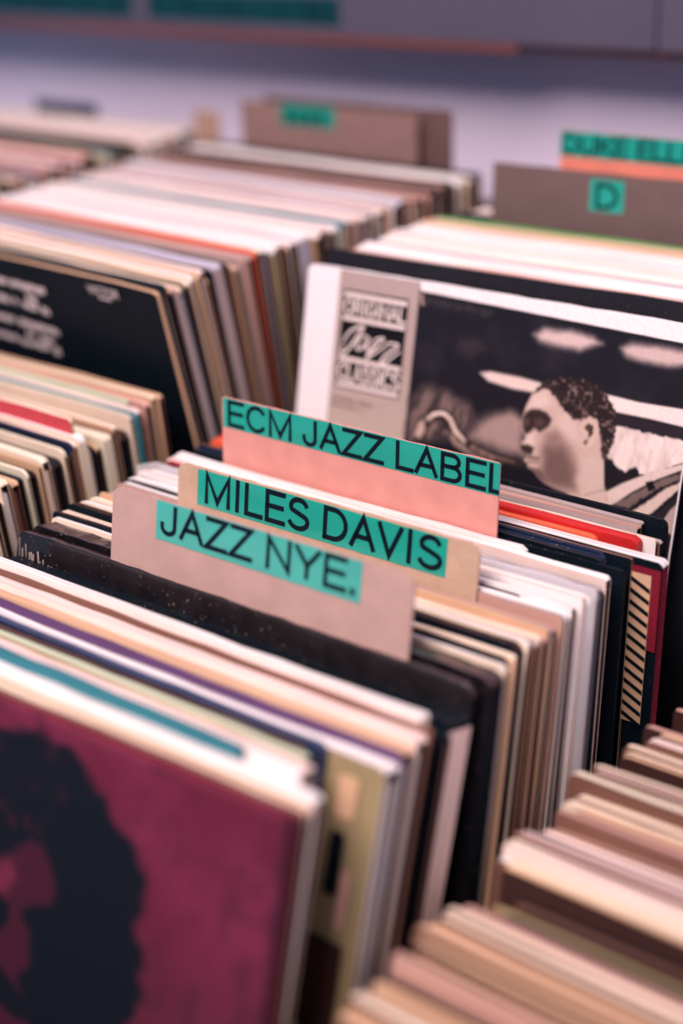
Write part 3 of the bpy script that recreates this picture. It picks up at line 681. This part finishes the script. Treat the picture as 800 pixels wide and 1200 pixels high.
class Art:
    def __init__(s, x0, x1, s0, s1, step):
        s.xs = np.arange(x0, x1+step/2, step); s.ss = np.arange(s0, s1+step/2, step)
        s.X, s.Z = np.meshgrid(s.xs, s.ss, indexing='ij'); s.C = np.zeros(s.X.shape+(3,))
    def fill(s, c): s.C[:] = c
    def blend(s, c, a): s.C = s.C*(1-a[..., None])+np.array(c, float)*a[..., None]
    def poly(s, pts, c, soft=.8, a=1., noise=0, nsc=4, seed=0):
        d = sdf_cover(s.X, s.Z, pts)
        if noise: d = d+(fbm(s.X, s.Z, nsc, seed)-.5)*noise
        m = np.clip(.5+d/soft, 0, 1); m = m*m*(3-2*m)*a
        s.blend(c, m); return m
    def build(s, name, parent, h, key, y=-.00035, rough=.5, coat=.08):
        nx, ns = s.X.shape
        V = np.stack([s.X.ravel()/1000, np.full(nx*ns, y), h-s.Z.ravel()/1000], 1)
        idx = np.arange(nx*ns).reshape(nx, ns)
        Fq = np.stack([idx[:-1, :-1], idx[:-1, 1:], idx[1:, 1:], idx[1:, :-1]], -1).reshape(-1, 4)
        m = bpy.data.materials.new(key); m.use_nodes = True; N = m.node_tree.nodes; b = N['Principled BSDF']
        at = N.new('ShaderNodeAttribute'); at.attribute_name = 'ink'; m.node_tree.links.new(at.outputs['Color'], b.inputs['Base Color'])
        b.inputs['Roughness'].default_value = rough; b.inputs['Specular IOR Level'].default_value = .15; b.inputs['Coat Weight'].default_value = coat; b.inputs['Coat Roughness'].default_value = .2
        me = bpy.data.meshes.new(name); me.from_pydata(V.tolist(), [], Fq.tolist()); me.materials.append(m)
        ca = me.color_attributes.new('ink', 'FLOAT_COLOR', 'POINT')
        c = np.clip(s.C.reshape(-1, 3)/255, 0, 1); c = np.where(c <= .04045, c/12.92, ((c+.055)/1.055)**2.4)
        ca.data.foreach_set('color', np.concatenate([c, np.ones((len(c), 1))], 1).astype(np.float32).ravel())
        me.update(); o = bpy.data.objects.new(name, me); COL.objects.link(o); o.parent = parent; return o

# ---- the sepia musician cover
lean_j = .24; th = math.atan(lean_j); hj = (.406-.099)/math.cos(th)
rngj = random.Random(6)
V, Fc, MI, ms, _ = jacket_mesh(.2925, hj, .0036, .005, 20, rngj, m_edge('white'), mat('white_cover_margin', (236, 226, 230), .35, .03, 0, 0, .4), m_side('black'), m_inner('black'), False)
V = [(a, (0 if k < len(V)//2 else .0036), c) for k, (a, b, c) in enumerate(V)]
jz = mesh_obj('record_sleeve', V, Fc, ms, MI)
jz.location = Vector((0, .276, .406)) - Matrix.Rotation(-th, 3, 'X') @ Vector((0, 0, hj)); jz.rotation_euler = (-th, 0, 0)
tag(jz, 'sepia photo record cover of a musician in profile, ORIGINAL JAZZ CLASSICS panel', 'record sleeve', 'record sleeves in the middle rear bin')
A = Art(27.6, 291.6, .8, 150, .55)
paper = (172, 150, 146)
n1 = fbm(A.X, A.Z, 12, 4)
A.C[:] = np.array(paper)*(1+.06*(n1[..., None]-.5))
A.blend((190, 168, 156), np.clip((A.Z-60)/60, 0, 1)*(A.X < 94))
DK = (26, 24, 32); LT = (228, 205, 200); MID = (140, 116, 112)
inph = np.clip(.5+(A.X-93.4)/.5, 0, 1)
A.blend(DK, inph)
cl = fbm(A.X, A.Z, 26, 9); A.blend((58, 50, 56), inph*np.clip((cl-.5)*2.4, 0, 1)*.55*(A.Z < 60))
A.poly([(93.2, .3), (292, -.5), (292, 11.6), (94.2, 6.4)], (238, 224, 224), .7)
A.poly([(98, 9), (150, 12), (148, 16), (120, 14), (100, 15)], (66, 58, 60), 5, .6, 6, 3, 2)
A.poly([(94.5, 8), (97, 8), (98, 15), (95, 16)], (230, 190, 175), 1.4, .6, 3, 2, 3)
A.poly([(182, 21.6), (188.3, 16.8), (207.5, 15.2), (222.4, 16.8), (229, 19.8), (215, 25.8), (197.1, 26), (186.5, 25.1)], (206, 178, 174), 7, 1, 2, 9, 1)
A.poly([(241.6, 20.2), (248, 16.1), (264.6, 15.2), (283, 16), (288, 22.4), (273, 26.5), (255.2, 26.2), (245.2, 24.7)], (200, 172, 168), 7, 1, 2, 9, 2)
A.poly([(128, 33), (140, 30), (150, 36), (138, 42), (126, 40)], (54, 44, 50), 10, .8)
A.poly([(146, 51.5), (154, 49.4), (176, 49.3), (197, 50.6), (190, 57.2), (171, 57.6), (153, 55.8)], (222, 196, 188), 2.6)
A.poly([(236, 49.3), (259, 50.2), (292, 48.9), (292, 59.6), (266, 58.7), (243, 58.8)], (234, 212, 208), 1.4)
A.poly([(240, 60), (292, 60.4), (292, 67), (262, 66), (240, 65)], (40, 34, 40), 2)
# curtains
m = A.poly([(242.3, 66.4), (249, 66.6), (263, 67.4), (273, 67.4), (283, 67), (292, 67.6), (292, 80), (285.5, 84), (276.4, 89), (270.3, 92.3), (265.2, 92.5), (262.2, 89.2), (258.1, 90.9), (256.1, 94.5), (250.5, 91.7), (245.6, 88), (241, 88), (242, 78)], (232, 210, 204), 1.6, 1, 2.5, 3, 5)
A.blend((196, 172, 166), m*np.clip(np.sin(A.X*1.05+A.Z*.15)*.5+.2, 0, 1)*.22)
A.blend((178, 152, 148), m*np.clip((fbm(A.X, A.Z*.4, 7, 41)-.5)*3, 0, 1)*.5)
A.poly([(245, 95), (262, 94), (276, 91), (262, 100), (250, 108), (244, 110)], (30, 26, 30), 1.6, 1)
# grey wall left of the face with the soft light
m = A.poly([(143, 95), (150, 82), (160, 76), (172, 72), (182, 74), (184, 90), (188, 98), (175, 99), (155, 97)], (176, 146, 138), 12, .9, 5, 9, 31)
m = A.poly([(96, 100), (97, 76), (104, 68), (122, 68), (140, 74), (146, 84), (140, 95), (118, 101), (100, 108)], (128, 104, 100), 12, .9, 8, 8, 32)
A.blend((40, 34, 38), m*np.clip((fbm(A.X+.3*A.Z, A.Z*.22, 3.4, 44)-.45)*5, 0, 1)*.8)
# saxophone: bent neck and body
A.poly([(100, 99), (106, 88), (113, 81.5), (123, 79.5), (130.5, 82.5), (136, 90), (146, 97.5), (160, 100), (177, 101), (188, 102.5), (187, 106), (170, 107.5), (150, 105.5), (136, 101), (127, 94), (122, 87.5), (116, 88.5), (112, 94), (110, 102), (103, 106)], (46, 36, 38), 1.8)
A.poly([(109, 88), (115, 83), (123, 81.2), (129, 84), (134, 91), (142, 97), (141, 98.6), (132, 94), (127, 86.5), (122, 83.6), (116, 85.5), (111, 90)], (222, 192, 180), 1.4)
A.poly([(104, 92), (108, 89), (109.5, 97), (106, 103), (101, 101)], (190, 160, 150), 2)
A.poly([(145, 98.8), (165, 102), (180, 103), (180, 104), (160, 104.2), (146, 101)], (120, 92, 86), 1.6)
A.poly([(126, 92), (134, 97), (146, 103), (165, 106), (164, 108.5), (146, 107), (132, 101)], (150, 122, 112), 1.6, .9, 1.5, 2, 6)
A.poly([(113, 84.6), (120, 81.6), (126, 82.8), (124, 84), (119, 83.4), (114, 86)], (250, 226, 214), 1.0, .9)
for k in range(9):
    x = 116+k*7.5; z = 92+k*1.9
    A.poly([(x, z), (x+2.6, z-.4), (x+3.4, z+1.6), (x+.8, z+2.2)], (170, 140, 130), 1.2, .6)
A.poly([(150, 106), (190, 106), (200, 113), (225, 119), (225, 130), (96, 130), (98, 110), (120, 104)], (24, 22, 28), 5)
# bars of the instruments at right
A.poly([(243, 110), (254.6, 101), (270.1, 91.5), (292, 80.8), (292, 84.6), (277.1, 93.5), (262, 104.8), (253, 113.5), (246, 118)], (214, 188, 180), 1.4)
A.poly([(252, 115), (266, 103), (281, 92), (292, 86.5), (292, 90), (280, 98), (268, 108), (262, 115)], (112, 92, 88), 1.4, 1, 2, 2, 4)
A.poly([(262, 118), (272.8, 108.3), (284.3, 97), (292, 92), (292, 96), (286, 103), (279, 112), (272, 119)], (206, 180, 170), 1.4, 1, 1.2, 2, 3)
A.poly([(276, 119), (284, 109), (292, 101), (292, 104), (286, 111), (282, 119)], (40, 34, 36), 1.4)
A.poly([(283, 121), (288, 110), (292, 105), (292, 125)], (170, 146, 140), 1.6)
A.poly([(270, 97), (274, 95), (277, 99), (273, 102)], (20, 18, 22), 1.2)
# head
SK = (198, 168, 158)
face = [(186.3, 57.6), (182.9, 65.5), (181.7, 70.7), (181, 75.7), (181.8, 81.3), (184.2, 85), (185.4, 86.6), (182.2, 91), (181.9, 93.9), (185, 96), (188.6, 97), (186, 100.5), (187.4, 102), (189.5, 102.8), (188.8, 104.6), (194, 106.2), (197.5, 109.5), (202.5, 112), (210, 114), (219, 115), (228, 120), (252, 128), (250.5, 118), (247, 111), (243.5, 105), (241, 89.7), (244, 78), (237.6, 58.6), (217.9, 44.7), (200.7, 47)]
fm = A.poly(face, SK, 1.1)
def shade(pts, c, soft, a, noise=0, nsc=4, seed=0):
    d = sdf_cover(A.X, A.Z, pts)
    if noise: d = d+(fbm(A.X, A.Z, nsc, seed)-.5)*noise
    mm = np.clip(.5+d/soft, 0, 1); mm = mm*mm*(3-2*mm)*a*np.clip(fm, 0, 1); A.blend(c, mm)
shade([(198, 80), (207, 77), (216, 84), (222, 92), (226, 101), (226, 112), (213, 115), (202, 113), (197, 108), (199, 100), (196, 92)], (128, 98, 92), 11, .75, 3, 5, 51)
shade([(200, 90), (212, 88), (220, 98), (222, 110), (208, 112), (200, 106)], (84, 62, 60), 10, .55)
shade([(210, 62), (218, 68), (222, 80), (215, 82), (206, 74)], (214, 186, 176), 8, .6)
shade([(186, 58), (196, 55), (200, 62), (192, 67), (184, 68)], (222, 196, 186), 7, .7)
shade([(226, 90), (240, 88), (243, 104), (248, 118), (232, 120), (224, 106)], (206, 178, 168), 6, .7)
shade([(183.2, 70.2), (187, 67.6), (192, 66.8), (198, 68), (202, 71.5), (200.4, 76), (194.5, 81), (190.5, 79), (187.5, 83), (184.8, 84.4), (182.5, 81), (181.4, 75)], (44, 32, 34), 2.6, .95)
shade([(189.5, 74.4), (194, 72), (198, 74.4), (194, 78.4), (190.6, 77.4)], (92, 68, 64), 2.6, .7)
shade([(183, 75), (185.6, 74), (186.2, 78), (184, 79)], (120, 92, 86), 2, .6)
shade([(186.3, 84), (190, 82), (192, 89), (188.6, 91.6), (184.6, 90)], (224, 196, 186), 3, .7)
shade([(181.5, 91.6), (188, 90.2), (192, 91.6), (191, 96.4), (186.5, 96.4), (182.5, 95)], (50, 36, 36), 2, .95)
shade([(187.8, 97.4), (196.9, 96.6), (197, 99), (188.5, 100)], (96, 70, 66), 2, .8)
shade([(186.4, 100), (192.4, 99), (198, 98.8), (193, 102.2), (187.5, 103)], (214, 180, 170), 1.6, .7)
shade([(187, 101.2), (197, 99.7), (197, 100.5), (188, 102)], (60, 42, 42), 1.0, .8)
shade([(189, 104), (198, 104), (205, 111), (196, 110)], (96, 72, 68), 3, .8)
hair = [(186.5, 58.6), (189, 53.2), (194.5, 48.2), (205.3, 43.8), (217.7, 43), (228.4, 44.5), (237.1, 50), (243.6, 58.2), (246.4, 66.4), (245.5, 76), (243.7, 84.4), (241.6, 90.5), (238.6, 86), (236.6, 75), (234, 66.4), (228.1, 64.6), (223.3, 67.4), (218.9, 68.8), (212.1, 66), (206.4, 61.8), (201.9, 57.2), (197.7, 53.9), (192.2, 53.8)]
hm = A.poly(hair, (40, 30, 32), 1.6, 1, 3.2, 2.0, 7)
sp_ = fbm(A.X, A.Z, 2.2, 12); A.blend((150, 122, 114), hm*np.clip((sp_-.56)*6, 0, 1)*.75)
em = A.poly([(222.3, 73.4), (223.3, 68.4), (227.3, 65.6), (232.2, 66.7), (234.4, 72.7), (233.1, 79.4), (229.3, 84.6), (224.8, 84.4), (223.2, 80.5), (224.3, 77.1)], (206, 176, 164), 1.0)
A.poly([(224.8, 72.2), (227, 69), (230.8, 70), (231.3, 74.9), (228.5, 78.4), (228, 74.4), (226.4, 73.6)], (60, 44, 42), 1.2, .9)
A.poly([(226, 79.5), (228.6, 79), (228, 82.5), (225.6, 82.4)], (90, 66, 62), 1.2, .8)
for k in range(7):
    x = 231+k*2.4; z = 113-k*1.2
    A.poly([(x, z), (x+1, z-.6), (x+1.4, z+.4), (x+.4, z+1)], (90, 70, 66), .8, .6)
gr = fbm(A.X, A.Z, 1.3, 33)[..., None]; A.C = A.C*(1+.10*(gr-.5))
A.build('cover_print', jz, hj, 'sepia_photo_print', y=-.0003, rough=.45)

# the stamp-like logo panel: black ground, pale bars and letters, script between them
pale = mat('pale_print', (226, 206, 202), .4); blk = mat('black_print', (22, 20, 26), .35)
def R4(x0, x1, s0, s1, y, sk=0):
    return [(x0/1000, y, hj-(s0)/1000), (x1/1000, y, hj-(s0+sk)/1000), (x1/1000, y, hj-(s1+sk)/1000), (x0/1000, y, hj-s1/1000)], [(3, 2, 1, 0)]
parts = []
v, f = R4(32.2, 86.0, 13.4, 80.2, -.00045); parts.append((v, f, 0))
for (a, b) in ((15.0, 18.2), (31.0, 34.0), (58.6, 61.6), (76.2, 79.2)):
    v, f = R4(33.4, 85.0, a, b, -.0006); parts.append((v, f, 1))
v, f = stroke_text('ORIGINAL', .0338, .0850, hj-.0298, hj-.0194, -.0006, wt=.16); parts.append((v, f, 1))
v, f = stroke_text('CLASSICS', .0338, .0850, hj-.0752, hj-.0626, -.0006, wt=.15); parts.append((v, f, 1))
def stroke(pts, wd, y):
    V = []; Fc = []
    P_ = [np.array(p, float) for p in pts]
    for i, p in enumerate(P_):
        a = P_[max(0, i-1)]; b = P_[min(len(P_)-1, i+1)]; d = (b-a)/(np.linalg.norm(b-a)+1e-9); nrm = np.array([-d[1], d[0]])
        ww = wd*(.65+.35*math.sin(math.pi*i/(len(P_)-1)))
        for sgn in (-1, 1):
            q = p+nrm*ww*sgn; V.append((q[0]/1000, y, hj-q[1]/1000))
    for i in range(len(P_)-1): k = 2*i; Fc.append((k, k+2, k+3, k+1))
    return V, Fc
def smooth(pts, k=6):
    out = []; n = len(pts)
    for i in range(n-1):
        p0 = np.array(pts[max(0, i-1)], float); p1 = np.array(pts[i], float); p2 = np.array(pts[i+1], float); p3 = np.array(pts[min(n-1, i+2)], float)
        for q in range(k):
            t = q/k; out.append(tuple(.5*((2*p1)+(-p0+p2)*t+(2*p0-5*p1+4*p2-p3)*t*t+(-p0+3*p1-3*p2+p3)*t**3)))
    out.append(pts[-1]); return out
for st, wd in (([(35.0, 50.0), (40, 42), (46, 38), (51.5, 36.8), (47, 44), (41.5, 52), (37, 57), (34.5, 55.5), (36.5, 51.5)], .95),
               ([(57, 43.6), (53, 42.4), (48.6, 46), (47, 50.5), (49.5, 52.2), (53.5, 49), (57.5, 43.5), (55.5, 49), (56.5, 52), (60, 49)], .85),
               ([(60, 49), (62.5, 43.5), (69, 41.8), (63.5, 47.5), (58.5, 53), (56.5, 57), (60, 54.5), (66, 50), (70, 47.6)], .85),
               ([(70, 47.6), (73.5, 44.2), (81.5, 44.4), (76, 49), (70.5, 54), (68.5, 58.6), (73, 56.5), (79, 51.5), (83.5, 48)], .85)):
    v, f = stroke(smooth(st), wd, -.0006); parts.append((v, f, 1))
V, Fc, MI = combine(parts); mesh_obj('logo_panel', V, Fc, [blk, pale], MI, jz)
parts = []
v, f = letters('WARDELL GRAY', .0300, .0660, hj-.0898, hj-.0868, y=-.0005); parts.append((v, f, 0))
V, Fc, MI = combine(parts); mesh_obj('cover_lettering', V, Fc, [m_inner('darkbrown')], MI, jz)
v, f = letters('Memorial, V. 1', .0300, .0590, hj-.0946, hj-.0913, y=-.0005)
mesh_obj('cover_lettering', v, f, [m_inner('darkbrown')], None, jz)

# ---- maroon cover with the dark curly-haired head
def flatten_front(o):
    me = o.data
    for v in me.vertices:
        pass
A = Art(2.0, 314.0, .8, 240, 1.4)
n1 = fbm(A.X, A.Z, 40, 3); n2 = fbm(A.X, A.Z, 12, 8)
A.C[:] = (94, 28, 50); A.blend((112, 38, 64), np.clip((n1-.42)*3, 0, 1)*.8); A.blend((66, 24, 42), np.clip((n2-.50)*3, 0, 1)*.6)
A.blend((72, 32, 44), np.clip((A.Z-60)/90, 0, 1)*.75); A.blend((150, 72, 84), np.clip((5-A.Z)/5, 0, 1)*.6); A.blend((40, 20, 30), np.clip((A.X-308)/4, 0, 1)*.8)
A.poly([(60, -5), (118, -5), (124, 30), (128, 60), (100, 90), (70, 90)], (58, 18, 36), 20, .8)
BK = (13, 17, 26)
A.poly([(118, 26), (138.0, 19), (149.9, 15), (161.6, 11), (173.4, 9.5), (191.2, 11.7), (197, 17), (204.5, 23), (213.0, 29), (219.8, 36.5), (231, 39), (236.1, 48.1), (243.3, 53.7), (242.4, 65.2), (239, 74), (241.6, 82.4), (246.2, 94.6), (245.8, 109.0), (240, 124.5), (236.2, 142.5), (220, 240), (60, 240), (70, 120), (88.8, 66.8), (100, 42)], BK, 5, 1, 9, 9, 4)
hl = fbm(A.X, A.Z, 9, 21); A.blend((70, 22, 40), np.clip((hl-.60)*6, 0, 1)*.5*(A.X < 190)*(A.Z < 60))
A.poly([(132, 98), (146, 80), (158.5, 72), (171.1, 61), (179.2, 61), (185.4, 69), (190.5, 80.5), (187.7, 87), (174.5, 93), (170.1, 99), (176.6, 107), (178, 121.5), (171, 131), (176, 139), (183, 150), (165.4, 165), (140, 170)], (60, 22, 38), 5, 1, 3, 8, 5)
A.poly([(147.7, 90), (152.7, 79), (160, 75.3), (164.7, 82), (159, 92), (150.8, 96)], (104, 36, 58), 7, .9)
A.poly([(136, 101), (153, 94.5), (162.5, 97.8), (161.5, 106), (155.5, 113), (139, 120)], BK, 4)
A.poly([(141, 137), (158, 129), (167, 133), (178, 140), (185, 148), (170, 150), (156, 146), (143, 151)], BK, 4)
A.build('cover_print', maroon_o, maroon_h, 'maroon_cover_print', y=-.0016, rough=.6, coat=0)

# ---- writing on the black cover (local x runs 0..315 mm from the left edge, 315 at the right corner)
parts = []; hv = victor_h; rr = random.Random(14); YV = -.0016
def blob(cx, cz, w_, h_):
    k = 10; V = [((cx+w_*.5*math.copysign(abs(math.cos(a))**.6, math.cos(a)))/1000, YV, hv-(cz+h_*.5*math.copysign(abs(math.sin(a))**.6, math.sin(a)))/1000) for a in [2*math.pi*i/k for i in range(k)]]
    return V, [tuple(reversed(range(k)))]
v, f = stroke_text('VICTOR', .2440, .2760, hv-.0110, hv-.0045, YV, wt=.16); parts.append((v, f, 0))
V, Fc, MI = combine(parts); mesh_obj('cover_lettering', V, Fc, [mat('pale_ink', (214, 196, 196), .5)], MI, victor_o); parts = []
for i in range(4): v, f = blob(255.5+3.4*i, 12.8, 3.0, 1.9); parts.append((v, f, 0))
for (xa, xb, s_) in ((104, 146, 16.5), (150, 157, 17), (159, 190, 17.2), (96, 142, 32), (147, 151, 32), (158, 176, 33), (180, 188, 33.4), (88, 140, 48.5), (146, 192, 49), (80, 136, 65), (140, 175, 65.5), (180, 187, 66),
                     (166, 174, 24.5), (170, 176, 27.5), (92, 99, 57), (152, 160, 57.4), (168, 182, 58)):
    x = xa
    while x < xb:
        w_ = min(rr.uniform(2.6, 5.2), xb-x+1); v, f = blob(x+w_/2, s_+2.5+rr.uniform(-.7, .7), w_*1.05, rr.uniform(4.6, 6.6)); parts.append((v, f, 0)); x += w_+rr.uniform(.2, 1.0)
V, Fc, MI = combine(parts)
mesh_obj('cover_lettering', V, Fc, [mat('pale_ink', (214, 196, 196), .5)], MI, victor_o)
by = {}
for o in bpy.data.objects:
    if o.parent is None and o.get('label') and o.name.startswith('record_sleeve'): by.setdefault(o['label'], []).append(o)
for lab, os_ in by.items():
    if len(os_) in (2, 3):
        os_.sort(key=lambda q: q.location.y)
        for o, wd in zip(os_, ['nearer', 'farther'] if len(os_) == 2 else ['nearest', 'central', 'farthest']):
            o['label'] = wd+' '+(lab.replace(' tan side', ' side').replace('dusty rose', 'rose') if len(lab.replace('-', ' ').split()) > 15 else lab)
